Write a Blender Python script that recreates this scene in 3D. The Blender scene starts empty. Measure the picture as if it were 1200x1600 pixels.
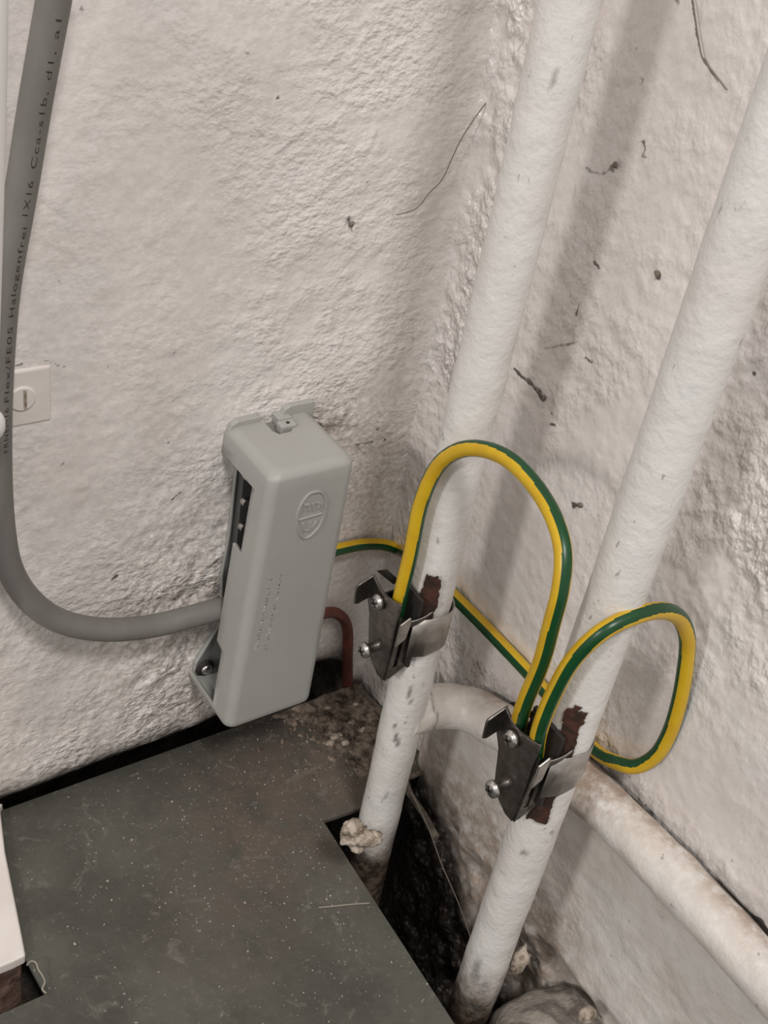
import bpy, bmesh, math, random
import numpy as np
from mathutils import Vector, Matrix
random.seed(7)
S = bpy.context.scene
COL = S.collection

# ------------------------------------------------------------------ camera
# world: left wall is the plane y=0, right wall the plane x=0, floor z=0, metres
F_PX = 1939.78
R = np.array([[0.8239, -0.5454, 0.1537], [-0.2273, -0.5667, -0.7920], [0.5191, 0.6176, -0.5909]])
_u, _s, _v = np.linalg.svd(R); R = _u @ _v
CAM = np.array([-0.2936, -0.3416, 0.4344])
cd = bpy.data.cameras.new('camera'); cam = bpy.data.objects.new('camera', cd); COL.objects.link(cam)
cd.sensor_fit = 'HORIZONTAL'; cd.sensor_width = 36.0; cd.lens = 36.0 * F_PX / 1200.0
cd.clip_start = 0.01; cd.clip_end = 50
m = Matrix.Identity(4)
for i in range(3):
    m[i][0] = R[0][i]; m[i][1] = -R[1][i]; m[i][2] = -R[2][i]; m[i][3] = CAM[i]
cam.matrix_world = m
S.camera = cam

# ------------------------------------------------------------------ world, lights, exposure
w = bpy.data.worlds.new('world'); S.world = w; w.use_nodes = True
w.node_tree.nodes['Background'].inputs[0].default_value = (1.0, 0.965, 0.94, 1)
w.node_tree.nodes['Background'].inputs[1].default_value = 0.50

def area(name, pos, target, size, power, color=(1, 1, 1), size_y=None):
    l = bpy.data.lights.new(name, 'AREA'); l.energy = power; l.size = size; l.color = color
    if size_y: l.shape = 'RECTANGLE'; l.size_y = size_y
    o = bpy.data.objects.new(name, l); COL.objects.link(o)
    o.location = pos
    o.rotation_euler = (Vector(target) - Vector(pos)).to_track_quat('-Z', 'Y').to_euler()
    return o
area('lamp_left', (-1.75, -0.52, 1.05), (-.03, -.10, .15), 0.20, 9.5, (1.0, 0.96, 0.925))
area('lamp_ceiling', (-0.42, -1.05, 1.75), (-.08, -.05, .15), 0.26, 17.0, (1.0, 0.965, 0.935))
S.view_settings.view_transform = 'Standard'; S.view_settings.look = 'None'
S.view_settings.exposure = 0.07; S.view_settings.gamma = 1.0
S.view_settings.use_curve_mapping = False

# ------------------------------------------------------------------ helpers
def ray(px, py): return R.T @ np.array([(px - 600) / F_PX, (py - 800) / F_PX, 1.0])
def at(px, py, ax, v):            # the point of the plane (axis = v) that the photograph shows there
    d = ray(px, py); return CAM + d * ((v - CAM[ax]) / d[ax])
def dep(px, py, z): return CAM + ray(px, py) * z
def depth_of(P): return float((R @ (np.array(P) - CAM))[2])

def link(name, me, mats, parent=None):
    o = bpy.data.objects.new(name, me); COL.objects.link(o)
    for k in (mats if isinstance(mats, (list, tuple)) else [mats]): me.materials.append(k)
    if parent: o.parent = parent; o.matrix_parent_inverse = Matrix.Identity(4)
    return o
def obj(name, bm, mats, parent=None, smooth=True):
    me = bpy.data.meshes.new(name); bm.normal_update(); bm.to_mesh(me); bm.free()
    if smooth:
        for p in me.polygons: p.use_smooth = True
    return link(name, me, mats, parent)
def mesh_obj(name, V, Fc, mats, parent=None, smooth=True, mi=None):
    me = bpy.data.meshes.new(name); me.from_pydata([tuple(v) for v in V], [], [tuple(f) for f in Fc]); me.update()
    if smooth: me.polygons.foreach_set('use_smooth', [True] * len(me.polygons))
    o = link(name, me, mats, parent)
    if mi is not None: me.polygons.foreach_set('material_index', mi)
    return o
def tag(o, label=None, cat=None, group=None, kind=None):
    if label: o['label'] = label
    if cat: o['category'] = cat
    if group: o['group'] = group
    if kind: o['kind'] = kind
    return o
def empty(name, loc, label, cat, group=None):
    o = bpy.data.objects.new(name, None); COL.objects.link(o); o.location = loc; o.empty_display_size = .01
    bpy.context.view_layer.update()
    return tag(o, label, cat, group)
def adopt(child, root):           # keep world position while parenting
    child.parent = root
    child.matrix_parent_inverse = Matrix.Translation(root.location).inverted()
    return child
def bevel(o, w_, seg=2, ang=40):
    b = o.modifiers.new('bevel', 'BEVEL'); b.width = w_; b.segments = seg; b.limit_method = 'ANGLE'; b.angle_limit = math.radians(ang)
    return o
def sharp_shade(o, ang=35):
    me = o.data; bm = bmesh.new(); bm.from_mesh(me)
    for e in bm.edges:
        if len(e.link_faces) == 2 and e.calc_face_angle(0) > math.radians(ang): e.smooth = False
    bm.to_mesh(me); bm.free(); return o

# numpy noise -----------------------------------------------------
def _h(i, j, k, s):
    n = (i * 374761393 + j * 668265263 + k * 2147483647 + s * 974711) & 0xffffffff
    n = ((n ^ (n >> 13)) * 1274126177) & 0xffffffff
    n = ((n ^ (n >> 16)) * 2246822519) & 0xffffffff
    return ((n ^ (n >> 15)) & 0xffff) / 65535.0
def vnoise(P, s=0):
    P = np.asarray(P, float); I = np.floor(P).astype(np.int64); Fr = P - I; Fr = Fr * Fr * (3 - 2 * Fr)
    out = 0
    for a in (0, 1):
        for b in (0, 1):
            for c in (0, 1):
                wt = (Fr[:, 0] if a else 1 - Fr[:, 0]) * (Fr[:, 1] if b else 1 - Fr[:, 1]) * (Fr[:, 2] if c else 1 - Fr[:, 2])
                out = out + wt * _h(I[:, 0] + a, I[:, 1] + b, I[:, 2] + c, s)
    return out * 2 - 1
def fbm(P, f, octv=4, s=0):
    P = np.asarray(P, float); r = 0; a = 1.0; t = 0
    for o in range(octv): r = r + a * vnoise(P * f + 17.3 * o, s + o); t += a; a *= .5; f *= 2.03
    return r / t
def sstep(x, a, b):
    t = np.clip((x - a) / (b - a), 0, 1); return t * t * (3 - 2 * t)
def seg_dist(P, pts):
    d = np.full(len(P), 9.0)
    for a, b in zip(pts[:-1], pts[1:]):
        a = np.array(a); b = np.array(b); ab = b - a; t = np.clip(((P - a) @ ab) / max(ab @ ab, 1e-12), 0, 1)
        d = np.minimum(d, np.linalg.norm(P - (a + t[:, None] * ab), axis=1))
    return d

# material helper ---------------------------------------------------
class MT:
    def __init__(s, name, rough=.5, metal=0, spec=.5):
        s.m = bpy.data.materials.new(name); s.m.use_nodes = True; s.t = s.m.node_tree; s.b = s.t.nodes['Principled BSDF']
        s.b.inputs['Roughness'].default_value = rough; s.b.inputs['Metallic'].default_value = metal
        s.b.inputs['Specular IOR Level'].default_value = spec
        s.co = s.t.nodes.new('ShaderNodeTexCoord').outputs['Object']
    def n(s, t, **k):
        o = s.t.nodes.new(t)
        for a, b in k.items(): setattr(o, a, b)
        return o
    def l(s, a, b): s.t.links.new(a, b)
    def noise(s, scale, det=4, rough=.55, stretch=None, dist=0):
        nz = s.n('ShaderNodeTexNoise'); nz.inputs['Scale'].default_value = scale; nz.inputs['Detail'].default_value = det
        nz.inputs['Roughness'].default_value = rough; nz.inputs['Distortion'].default_value = dist
        c = s.co
        if stretch:
            mp = s.n('ShaderNodeMapping'); mp.inputs['Scale'].default_value = stretch; s.l(c, mp.inputs[0]); c = mp.outputs[0]
        s.l(c, nz.inputs['Vector']); return nz.outputs['Fac']
    def voro(s, scale, feat='F1'):
        v = s.n('ShaderNodeTexVoronoi', feature=feat); v.inputs['Scale'].default_value = scale; s.l(s.co, v.inputs['Vector']); return v.outputs['Distance']
    def ramp(s, x, a, b, lo=0., hi=1.):
        r = s.n('ShaderNodeMapRange', interpolation_type='SMOOTHSTEP'); s.l(x, r.inputs[0])
        for i, v in zip((1, 2, 3, 4), (a, b, lo, hi)): r.inputs[i].default_value = v
        return r.outputs[0]
    def math(s, op, a, b=0.):
        q = s.n('ShaderNodeMath', operation=op)
        for i, v in enumerate((a, b)):
            if isinstance(v, (int, float)): q.inputs[i].default_value = v
            else: s.l(v, q.inputs[i])
        return q.outputs[0]
    def mix(s, f, a, b):
        q = s.n('ShaderNodeMix', data_type='RGBA')
        if isinstance(f, (int, float)): q.inputs[0].default_value = f
        else: s.l(f, q.inputs[0])
        for i, v in ((6, a), (7, b)):
            if isinstance(v, tuple): q.inputs[i].default_value = (*v, 1)
            else: s.l(v, q.inputs[i])
        return q.outputs[2]
    def color(s, c):
        if isinstance(c, tuple): s.b.inputs['Base Color'].default_value = (*c, 1)
        else: s.l(c, s.b.inputs['Base Color'])
        return s
    def bump(s, h, dist=.001, strength=1.0, prev=None):
        bp = s.n('ShaderNodeBump'); bp.inputs['Strength'].default_value = strength; bp.inputs['Distance'].default_value = dist
        s.l(h, bp.inputs['Height'])
        if prev is not None: s.l(prev, bp.inputs['Normal'])
        s.l(bp.outputs[0], s.b.inputs['Normal']); return bp.outputs[0]
    def attr(s, name):
        a = s.n('ShaderNodeAttribute'); a.attribute_name = name; return a.outputs['Fac']
    def zval(s):
        q = s.n('ShaderNodeSeparateXYZ'); s.l(s.co, q.inputs[0]); return q.outputs
    def rough(s, x): s.l(x, s.b.inputs['Roughness'])

# ------------------------------------------------------------------ materials
def wall_material(name, k=1.0, stretch=(1, 1, 1)):
    M = MT(name, .3, 0, .75)
    n1 = M.noise(14, 4, .6); n2 = M.noise(60, 5, .6)
    c = M.mix(M.ramp(n1, .3, .7), (.775, .735, .71), (.72, .665, .63))
    c = M.mix(M.math('MULTIPLY', M.ramp(n2, .55, .75), .18), c, (.50, .43, .37))
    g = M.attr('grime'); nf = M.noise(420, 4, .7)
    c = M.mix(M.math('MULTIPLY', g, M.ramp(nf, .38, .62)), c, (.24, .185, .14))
    d = M.math('ADD', M.attr('dirt'), M.math('MULTIPLY', M.math('SUBTRACT', M.noise(700, 4, .7), .5), .9))
    d = M.math('MULTIPLY', M.ramp(d, .32, .88), M.ramp(M.attr('dirt'), .05, .8))
    c = M.mix(M.math('MULTIPLY', d, .93), c, (.060, .047, .037)); c = M.mix(M.math('MULTIPLY', M.attr('soot'), M.ramp(M.math('ADD', M.attr('soot'), M.math('MULTIPLY', M.noise(260, 4, .7), .7)), .30, .85)), c, (.035, .030, .026))  # shade of gap and pit painted into the wall colour, with foot dirt
    sp = M.ramp(M.noise(170, 2, .5), .74, .80); c = M.mix(M.math('MULTIPLY', sp, .6), c, (.2, .16, .13))
    M.color(c)
    a = M.noise(225, 2, .45, stretch, .05); b = M.noise(560, 2, .5, stretch, .0)
    q = M.attr('rough_plaster')
    h = M.math('ADD', a, M.math('MULTIPLY', b, .35))
    h = M.math('MULTIPLY', h, M.math('MULTIPLY', q, M.ramp(M.noise(24, 3, .6), .36, .62, .22, 1.25)))
    M.bump(h, .0018 * k, .9)
    M.rough(M.ramp(M.noise(200, 2), .3, .7, .17, .34))
    return M.m
WALL_L = wall_material('white_gloss_plaster_left', .8, (1, 1, 1.3))
WALL_R = wall_material('white_gloss_plaster_right', 1.3, (1, 1, .75))

def paint_material(name, grimey=.5, low=True):
    M = MT(name, .36, 0, .5)
    n1 = M.noise(30, 4, .6)
    c = M.mix(M.ramp(n1, .3, .7), (.70, .69, .665), (.66, .63, .60))
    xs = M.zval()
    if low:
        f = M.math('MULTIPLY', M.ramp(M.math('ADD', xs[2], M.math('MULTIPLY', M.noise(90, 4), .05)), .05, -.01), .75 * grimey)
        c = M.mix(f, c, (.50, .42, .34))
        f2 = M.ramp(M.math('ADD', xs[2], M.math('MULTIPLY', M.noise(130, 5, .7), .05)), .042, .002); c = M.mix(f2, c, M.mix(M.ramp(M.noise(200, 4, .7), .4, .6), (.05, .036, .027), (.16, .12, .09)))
    sp = M.ramp(M.noise(260, 3, .6, (1, 1, .45)), .66, .72); c = M.mix(M.math('MULTIPLY', sp, .55), c, (.17, .14, .12))
    c = M.mix(M.attr('dirt'), c, (.06, .045, .035))
    M.color(c)
    h = M.math('ADD', M.noise(70, 4, .6), M.math('MULTIPLY', M.noise(400, 3), .2))
    M.bump(h, .0016, .7)
    return M.m
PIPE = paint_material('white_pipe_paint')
M = MT('grimy_ledge_paint', .45)
c = M.mix(M.ramp(M.noise(45, 4, .6), .35, .65), (.71, .69, .66), (.65, .60, .55))
c = M.mix(M.math('MULTIPLY', M.attr('grime'), M.ramp(M.noise(160, 5, .7), .28, .62)), c, (.37, .285, .225))
c = M.mix(M.math('MULTIPLY', M.attr('dirt'), M.ramp(M.noise(330, 4, .7), .2, .5)), c, M.mix(M.ramp(M.noise(120, 5, .75), .45, .7), (.024, .019, .016), (.085, .074, .064)))
sp = M.ramp(M.noise(240, 3, .6), .68, .74); c = M.mix(M.math('MULTIPLY', sp, .6), c, (.2, .16, .13))
M.color(c); M.bump(M.math('ADD', M.noise(110, 4, .6), M.math('MULTIPLY', M.noise(500, 3), .15)), .0014, .6); LEDGE = M.m

M = MT('grey_green_floor', .62, 0, .35)
c = M.mix(M.ramp(M.noise(16, 5, .65), .35, .65), (.060, .060, .050), (.100, .098, .082))
c = M.mix(M.math('MULTIPLY', M.attr('grime'), M.ramp(M.noise(55, 6, .7), .3, .6)), c, (.115, .088, .070))
c = M.mix(M.math('MULTIPLY', M.attr('dirt'), .9), c, (.030, .026, .022))  # shade near the wall painted into the floor colour
d1 = M.ramp(M.noise(60, 5, .75, None, 1.2), .57, .72); d3 = M.ramp(M.noise(190, 5, .75, None, .8), .56, .72); c = M.mix(M.math('MULTIPLY', d3, .6), c, (.17, .155, .135))
c = M.mix(M.math('MULTIPLY', d1, .5), c, (.20, .19, .165))
cl = M.ramp(M.noise(30, 3), .35, .62)
v = M.math('LESS_THAN', M.math('ADD', M.voro(330), M.math('MULTIPLY', M.noise(200, 3, .6), .46)), .335)
c = M.mix(M.math('MULTIPLY', M.math('MULTIPLY', v, cl), .55), c, (.40, .385, .34))
v2 = M.math('LESS_THAN', M.math('ADD', M.voro(420), M.math('MULTIPLY', M.noise(70, 2), .5)), .33)
c = M.mix(M.math('MULTIPLY', M.math('MULTIPLY', v2, M.attr('grime')), .7), c, (.42, .38, .33))
M.color(c); M.bump(M.math('ADD', M.noise(300, 4, .6), M.math('MULTIPLY', v, .4)), .0006, .6); FLOOR = M.m

M = MT('dark_earth', .95, 0, .1)
c = M.mix(M.ramp(M.noise(60, 6, .7), .35, .65), (.016, .013, .011), (.095, .08, .068))
M.color(c); M.bump(M.noise(260, 5, .7), .004, .8); EARTH = M.m
M = MT('dusty_stone', .95, 0, .1)
c = M.mix(M.ramp(M.noise(60, 6, .7, None, 1.5), .38, .62), (.15, .13, .115), (.33, .295, .26))
M.color(c); M.bump(M.noise(200, 5, .7), .002, .8); STONE = M.m
M = MT('crumbly_mortar', .95, 0, .15)
c = M.mix(M.ramp(M.noise(170, 5, .7), .35, .65), (.060, .044, .034), (.27, .215, .17))
M.color(c); M.bump(M.noise(500, 4, .7), .001, .8); CRUMB = M.m
M = MT('pale_plaster_lump', .85, 0, .2)
c = M.mix(M.ramp(M.noise(220, 5, .7), .4, .68), (.50, .43, .355), (.17, .125, .09))
M.color(c); M.bump(M.noise(500, 4, .7), .001, .8); LUMP = M.m
M = MT('brown_brick', .95, 0, .1)
c = M.mix(M.ramp(M.noise(120, 6, .7), .35, .65), (.09, .055, .042), (.24, .16, .125))
M.color(c); M.bump(M.noise(330, 5, .7), .0015, .8); BRICK = M.m

def plain(name, col, rough=.45, metal=0, spec=.5, nscale=None, ncol=None, bump=0):
    M = MT(name, rough, metal, spec)
    if nscale: M.color(M.mix(M.ramp(M.noise(nscale, 4, .6), .35, .65), col, ncol))
    else: M.color(col)
    if bump: M.bump(M.noise(600, 3), bump, .5)
    return M.m
GREY = plain('grey_box_plastic', (.37, .37, .345), .48, 0, .4, 40, (.355, .35, .33), .00012)
GREY2 = plain('grey_base_plastic', (.27, .27, .26), .5, 0, .4, 60, (.22, .215, .20))
CABLE = plain('grey_cable_sheath', (.185, .175, .162), .5, 0, .4, 50, (.16, .15, .14), .0001)
INK = plain('black_cable_print', (.03, .025, .022), .6)
YEL = plain('yellow_insulation', (.60, .385, .012), .36, 0, .5, 80, (.55, .33, .010))
GRN = plain('green_insulation', (.002, .058, .014), .34, 0, .5, 80, (.002, .046, .011))
STEEL = plain('nickel_plated_steel', (.21, .195, .18), .38, 1, .5, 300, (.14, .128, .115), .0001)
STRAP = plain('stainless_strap', (.50, .475, .445), .40, 1, .5, 200, (.38, .36, .335), .00008)
SCREW = plain('screw_metal', (.55, .53, .51), .28, 1, .5)
DARKM = plain('dark_metal_recess_shade', (.03, .026, .023), .7, .3)  # dark metal, also painted shade for slots, holes and recesses
RUST = plain('scraped_brown_metal', (.075, .032, .022), .75, .1, .3, 260, (.03, .018, .014), .0006)
RED = plain('red_brown_pipe_paint', (.17, .045, .030), .5, 0, .4, 120, (.09, .03, .022))
WEB = plain('dusty_cobweb', (.20, .165, .135), .95)
FLUFF = plain('pale_fluff', (.30, .27, .22), .95)
WOOD = plain('grey_splinter_wood', (.22, .19, .16), .9, 0, .2, 200, (.12, .10, .085))
WCAB = plain('white_cable_plastic', (.72, .71, .69), .4)
PLATE = plain('painted_over_plate', (.74, .69, .655), .34, 0, .5, 60, (.70, .64, .60))
BRASS = plain('dark_bar_carrier', (.10, .10, .095), .4, .3, .5)

# ------------------------------------------------------------------ the setting
def fields(me, **kw):
    for k, a in kw.items():
        at_ = me.attributes.new(k, 'FLOAT', 'POINT'); at_.data.foreach_set('value', np.asarray(a, dtype=np.float32))
def grid(nu, nv):
    i = np.arange(nu - 1)[None, :] + nu * np.arange(nv - 1)[:, None]
    i = i.ravel(); return np.stack([i, i + 1, i + nu + 1, i + nu], 1)
def fast_mesh(name, V, Q, mats, smooth=True):
    me = bpy.data.meshes.new(name); me.vertices.add(len(V)); me.vertices.foreach_set('co', np.asarray(V, dtype=np.float32).ravel())
    me.loops.add(Q.size); me.loops.foreach_set('vertex_index', Q.astype(np.int32).ravel())
    me.polygons.add(len(Q)); me.polygons.foreach_set('loop_start', np.arange(0, Q.size, 4, dtype=np.int32))
    me.update(calc_edges=True)
    me.polygons.foreach_set('use_smooth', [smooth] * len(Q)); me.update()
    return link(name, me, mats)
def W0(pts, plane): return [at(x, y, plane, 0.0) for x, y in pts]
def cracks(P, plane, items):
    d = np.zeros(len(P))
    wob = fbm(P, 500, 3, 5)
    for pts, wd, k in items:
        q = seg_dist(P, W0(pts, plane) if len(pts) > 1 else W0([pts[0], (pts[0][0] + 1, pts[0][1] + 1)], plane))
        d = np.maximum(d, k * (1 - sstep(q + wob * wd * .7, wd * .35, wd)))
    return d
# left wall ---------------------------------------------------------
nx, nz = 580, 640
x = np.concatenate([np.linspace(-.80, -.365, 60), np.linspace(-.36, .0015, 520)]); v = np.linspace(0, 1, nz); v = v ** 1.25
X, Vv = np.meshgrid(x, v)
zb = np.interp(X, [-.36, -.183, -.095, -.04, -.030, -.0135, -.011, .01], [.0012, .0018, .0035, .0120, .0190, .0175, .0005, -.003])
Z = zb + (.52 - zb) * Vv
P = np.stack([X.ravel(), np.zeros(X.size), Z.ravel()], 1)
zz = (Z - zb).ravel()
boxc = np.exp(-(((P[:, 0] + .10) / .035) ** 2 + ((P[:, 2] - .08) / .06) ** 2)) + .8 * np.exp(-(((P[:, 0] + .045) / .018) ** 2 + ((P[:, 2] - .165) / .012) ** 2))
lump = fbm(P, 22, 3, 1) * .0012 + fbm(P, 90, 3, 2) * .0004 + fbm(P, 260, 2, 3) * .00018 * (1 + 3 * boxc)
lump += .0016 * np.clip(boxc, 0, 1) * fbm(P, 110, 3, 9)
rnd = np.exp(-zz / .0040) * .0045
Y = -lump + (rnd + .02 * np.exp(-zz / .0006) * 0) * sstep(-P[:, 0], .008, .022)
# softly dished corner
Y += -.0035 * np.exp(P[:, 0] / .006) * sstep(P[:, 2], .10, .2)
V = np.stack([P[:, 0], Y, P[:, 2]], 1)
L_CR = [([(500, 352), (548, 350), (560, 345), (600, 350), (650, 326), (690, 285), (705, 255), (725, 215), (748, 180), (765, 152)], .0008, .45),
        ([(545, 340), (550, 360)], .0016, .75), ([(770, 158), (792, 165), (800, 158)], .0016, .7), ([(800, 158), (815, 140)], .0006, .8),
        ([(20, 572), (48, 565), (72, 562), (90, 570), (106, 573)], .0006, .75), ([(434, 152)], .0011, .8), ([(127, 15)], .0011, .7),
        ([(268, 780), (280, 770)], .0010, .9), ([(262, 690)], .0011, .8), ([(175, 905), (182, 900)], .0013, .9), ([(92, 727), (100, 722)], .0008, .7),
        ([(272, 935)], .0012, .8), ([(170, 715), (190, 722)], .0030, .3), ([(40, 770), (52, 755), (56, 768)], .0010, .35),
        ([(588, 670)], .0013, .9), ([(600, 685)], .0009, .8), ([(556, 695), (580, 690)], .0016, .7), ([(540, 680), (560, 700), (572, 712)], .0012, .6),
        ([(75, 400)], .001, .5), ([(237, 443)], .0009, .6), ([(605, 660), (640, 655)], .0008, .5), ([(610, 760)], .0008, .7), ([(60, 1190)], .001, .6), ([(178, 1110)], .0009, .6),
        ([(25, 585), (60, 583), (75, 590), (78, 640), (70, 655), (20, 658)], .0006, .12)]
dirt = cracks(P, 1, L_CR)
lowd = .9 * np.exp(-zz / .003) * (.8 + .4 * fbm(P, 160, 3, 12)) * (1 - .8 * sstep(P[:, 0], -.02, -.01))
hole = sstep(P[:, 0], -.062, -.045) * (1 - sstep(P[:, 2], .018, .026))
dirt = np.clip(np.maximum(dirt, np.clip(lowd, 0, .9)), 0, 1)
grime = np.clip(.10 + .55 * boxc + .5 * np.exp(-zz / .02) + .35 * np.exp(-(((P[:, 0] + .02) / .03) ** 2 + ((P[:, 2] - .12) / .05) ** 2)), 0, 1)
rp = np.clip(1.0 + .6 * fbm(P, 14, 3, 8) + .9 * boxc - .65 * np.exp(-((P[:, 0] + .15) / .05) ** 2) * sstep(P[:, 2], .09, .18), .25, 2.2)
rp *= 1 - .75 * sstep(-P[:, 2], -.115, -.06) * sstep(P[:, 0], -.06, -.03)
wl = fast_mesh('wall_left', V, grid(nx, nz), WALL_L); fields(wl.data, soot=np.clip((1.15 + .5 * fbm(P, 150, 3, 13)) * np.exp(-(zz / .0058) ** 1.3) + (.30 + .5 * fbm(P, 120, 3, 14)) * np.exp(-(zz / .014) ** 1.5) * (1 - .85 * sstep(P[:, 0], -.02, -.01)), 0, .97), dirt=dirt, grime=grime, rough_plaster=rp); tag(wl, kind='structure')  # darkness of the gap painted up the wall foot, mixed with dirt
# right wall ---------------------------------------------------------
ny, nz = 660, 760
y = np.concatenate([np.linspace(.0015, -.40, 600), np.linspace(-.408, -.88, 60)]); v = np.concatenate([np.linspace(-.17, -.014, 20), np.linspace(-.012, .40, 700), np.linspace(.402, .52, 40)])
Yy, Zz = np.meshgrid(y, v); P = np.stack([np.zeros(Yy.size), Yy.ravel(), Zz.ravel()], 1)
fr = sstep(-P[:, 1], .12, .19) * sstep(P[:, 2], .14, .22)
lump = fbm(P, 20, 3, 21) * .0009 + fbm(P, 80, 3, 22) * .00035 + fbm(P, 230, 2, 23) * .00022 * (1 + 2.2 * fr + 2.5 * np.exp(-((P[:, 1] + .02) / .02) ** 2) * sstep(P[:, 2], .14, .19))
X = -lump - .003 * np.exp(P[:, 1] / .006) * sstep(P[:, 2], .10, .2)
R_CR = [([(915, 262), (925, 270), (940, 272), (955, 262), (962, 256)], .0010, .7), ([(955, 262)], .0018, .75), ([(985, 235), (962, 256)], .0006, .25),
        ([(998, 222), (1006, 220), (1008, 232), (1003, 245), (1010, 246)], .0009, .75), ([(1027, 428)], .0020, .85), ([(1010, 440), (1027, 428)], .0008, .4),
        ([(930, 410), (938, 420)], .0010, .85), ([(907, 476), (902, 492)], .0008, .8), ([(850, 545), (878, 539), (905, 534)], .0008, .65), ([(880, 540), (896, 537)], .0010, .7),
        ([(805, 577), (812, 585), (825, 597), (838, 608), (848, 625)], .0012, .95), ([(820, 590), (845, 612)], .0016, .75), ([(848, 622)], .0018, .9), ([(862, 645)], .0010, .9), ([(861, 662), (868, 664)], .0016, .9),
        ([(915, 558), (925, 565)], .0012, .8), ([(895, 790), (905, 788), (920, 797), (936, 805), (940, 822)], .0008, .55), ([(896, 789), (908, 790)], .0017, .9), ([(872, 770)], .0009, .5),
        ([(1052, -10), (1060, 5)], .001, .7), ([(1080, -12), (1090, 55), (1098, 90), (1110, 108), (1122, 128)], .0007, .85), ([(1100, 92), (1112, 112)], .0011, .8), ([(1058, 10), (1075, 50), (1085, 75)], .0004, .4), ([(1122, 128), (1140, 150)], .0005, .5),
        ([(925, 275), (922, 330), (915, 400)], .0005, .35), ([(996, 76)], .0009, .7), ([(1082, 105)], .001, .3), ([(1178, 583)], .0010, .9), ([(1050, 965), (1055, 975)], .0012, .7), ([(745, 1035), (757, 1062)], .0008, .7),
        ([(948, 1180), (958, 1195), (985, 1212)], .0012, .65), ([(948, 1147), (952, 1165)], .0012, .55), ([(1010, 1258)], .0012, .7), ([(1145, 1344)], .0010, .6), ([(1195, 1447)], .0009, .3),
        ([(866, 300 + 60), (868, 330)], .0009, .5), ([(1062, 480)], .0006, .3)]
dirt = cracks(P, 0, R_CR)
pz = np.interp(-P[:, 1], [.06, .09, .105, .13, .155, .2, .3], [.0745, .0745, .0778, .0830, .0874, .0910, .0947])
dz = P[:, 2] - pz
wv = np.maximum(fbm(P, 70, 3, 30) * .0010, -.0004) + .0030 * np.exp(-((P[:, 1] + .2295) / .0022) ** 2) * (dz > -.001)
line = 1.5 * (1 - sstep(np.abs(dz - .0002), .0009, .0018 + wv)) * sstep(-P[:, 1], .09, .12) + .5 * np.exp(-np.abs(dz) / .0015) * (fbm(P, 90, 3, 33) > -.1) * (1 - sstep(-P[:, 1], .09, .12)) * sstep(-P[:, 1], .05, .06)
dirt = np.clip(np.maximum(dirt, np.clip(line, 0, 1)), 0, 1)
grime = np.clip(.04 + .45 * np.exp(-np.abs(dz) / .004) * sstep(-P[:, 1], .04, .06) + .45 * np.exp(-((P[:, 1] + .035) / .03) ** 2 - (P[:, 2] / .05) ** 2), 0, 1)
rp = np.clip(.45 + 1.5 * fr + .7 * fbm(P, 13, 3, 28) + 1.5 * np.exp(-((P[:, 1] + .022) / .022) ** 2) * sstep(P[:, 2], .14, .19), .12, 2.2)
rp = rp * (1 - .7 * np.exp(-(((P[:, 1] + .175) / .03) ** 2 + ((P[:, 2] - .12) / .03) ** 2)))
wr = fast_mesh('wall_right', np.stack([X, P[:, 1], P[:, 2]], 1), grid(ny, nz)[:, ::-1], WALL_R); fields(wr.data, soot=.97 * sstep(-P[:, 2], -.001, .008), dirt=dirt, grime=grime, rough_plaster=rp); tag(wr, kind='structure')  # wall painted dark below floor level to stand for pit shade

# plinth under the horizontal pipe, running down into the floor opening
ny, nz = 330, 170
y = np.concatenate([np.linspace(-.052, -.42, 300), np.linspace(-.43, -.88, 30)]); v = np.linspace(0, 1, nz)
Yy, Vv = np.meshgrid(y, v)
top = np.interp(-Yy, [.05, .075, .09, .105, .13, .155, .2, .42], [.055, .058, .060, .066, .073, .078, .081, .082])
Zz = -.17 + (top + .17) * Vv
P = np.stack([np.zeros(Yy.size), Yy.ravel(), Zz.ravel()], 1); T = (top - Zz).ravel()
X = -.0085 + .0085 * np.exp(-(-P[:, 1] - .052) / .006) - fbm(P, 35, 4, 41) * .0014 - fbm(P, 160, 3, 42) * .0005
X += -.0045 * np.exp(-np.maximum(T, 0) / .004)
# the face crumbles back under floor level
X += .004 * sstep(-P[:, 2], .002, .02) + .006 * fbm(P, 60, 4, 44) * sstep(-P[:, 2], -.004, .012)
pit_dirt_shade = sstep(-P[:, 2] + .025 * fbm(P, 40, 4, 45) - .052 * sstep(-P[:, 1], .072, .125), -.020, .010)  # dirt plus painted darkness where the face drops into the pit
g2 = np.clip(.12 + .8 * sstep(-P[:, 2] + .03 * fbm(P, 40, 4, 45) , -.045, .0) * (1 - sstep(-P[:, 1], .160, .185)) , 0, 1)
dirt = np.clip(pit_dirt_shade * (1 - .85 * sstep(-P[:, 1], .168, .185) * sstep(P[:, 2], -.012, -.004)), 0, 1)
dirt = np.maximum(dirt, .7 * np.exp(-np.abs(T - .001) / .0012) * (fbm(P, 90, 3, 50) > .15))
pl_ = fast_mesh('trim_1', np.stack([X, P[:, 1], P[:, 2]], 1), grid(ny, nz)[:, ::-1], LEDGE); fields(pl_.data, dirt=dirt, grime=g2); tag(pl_, kind='structure')

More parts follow.
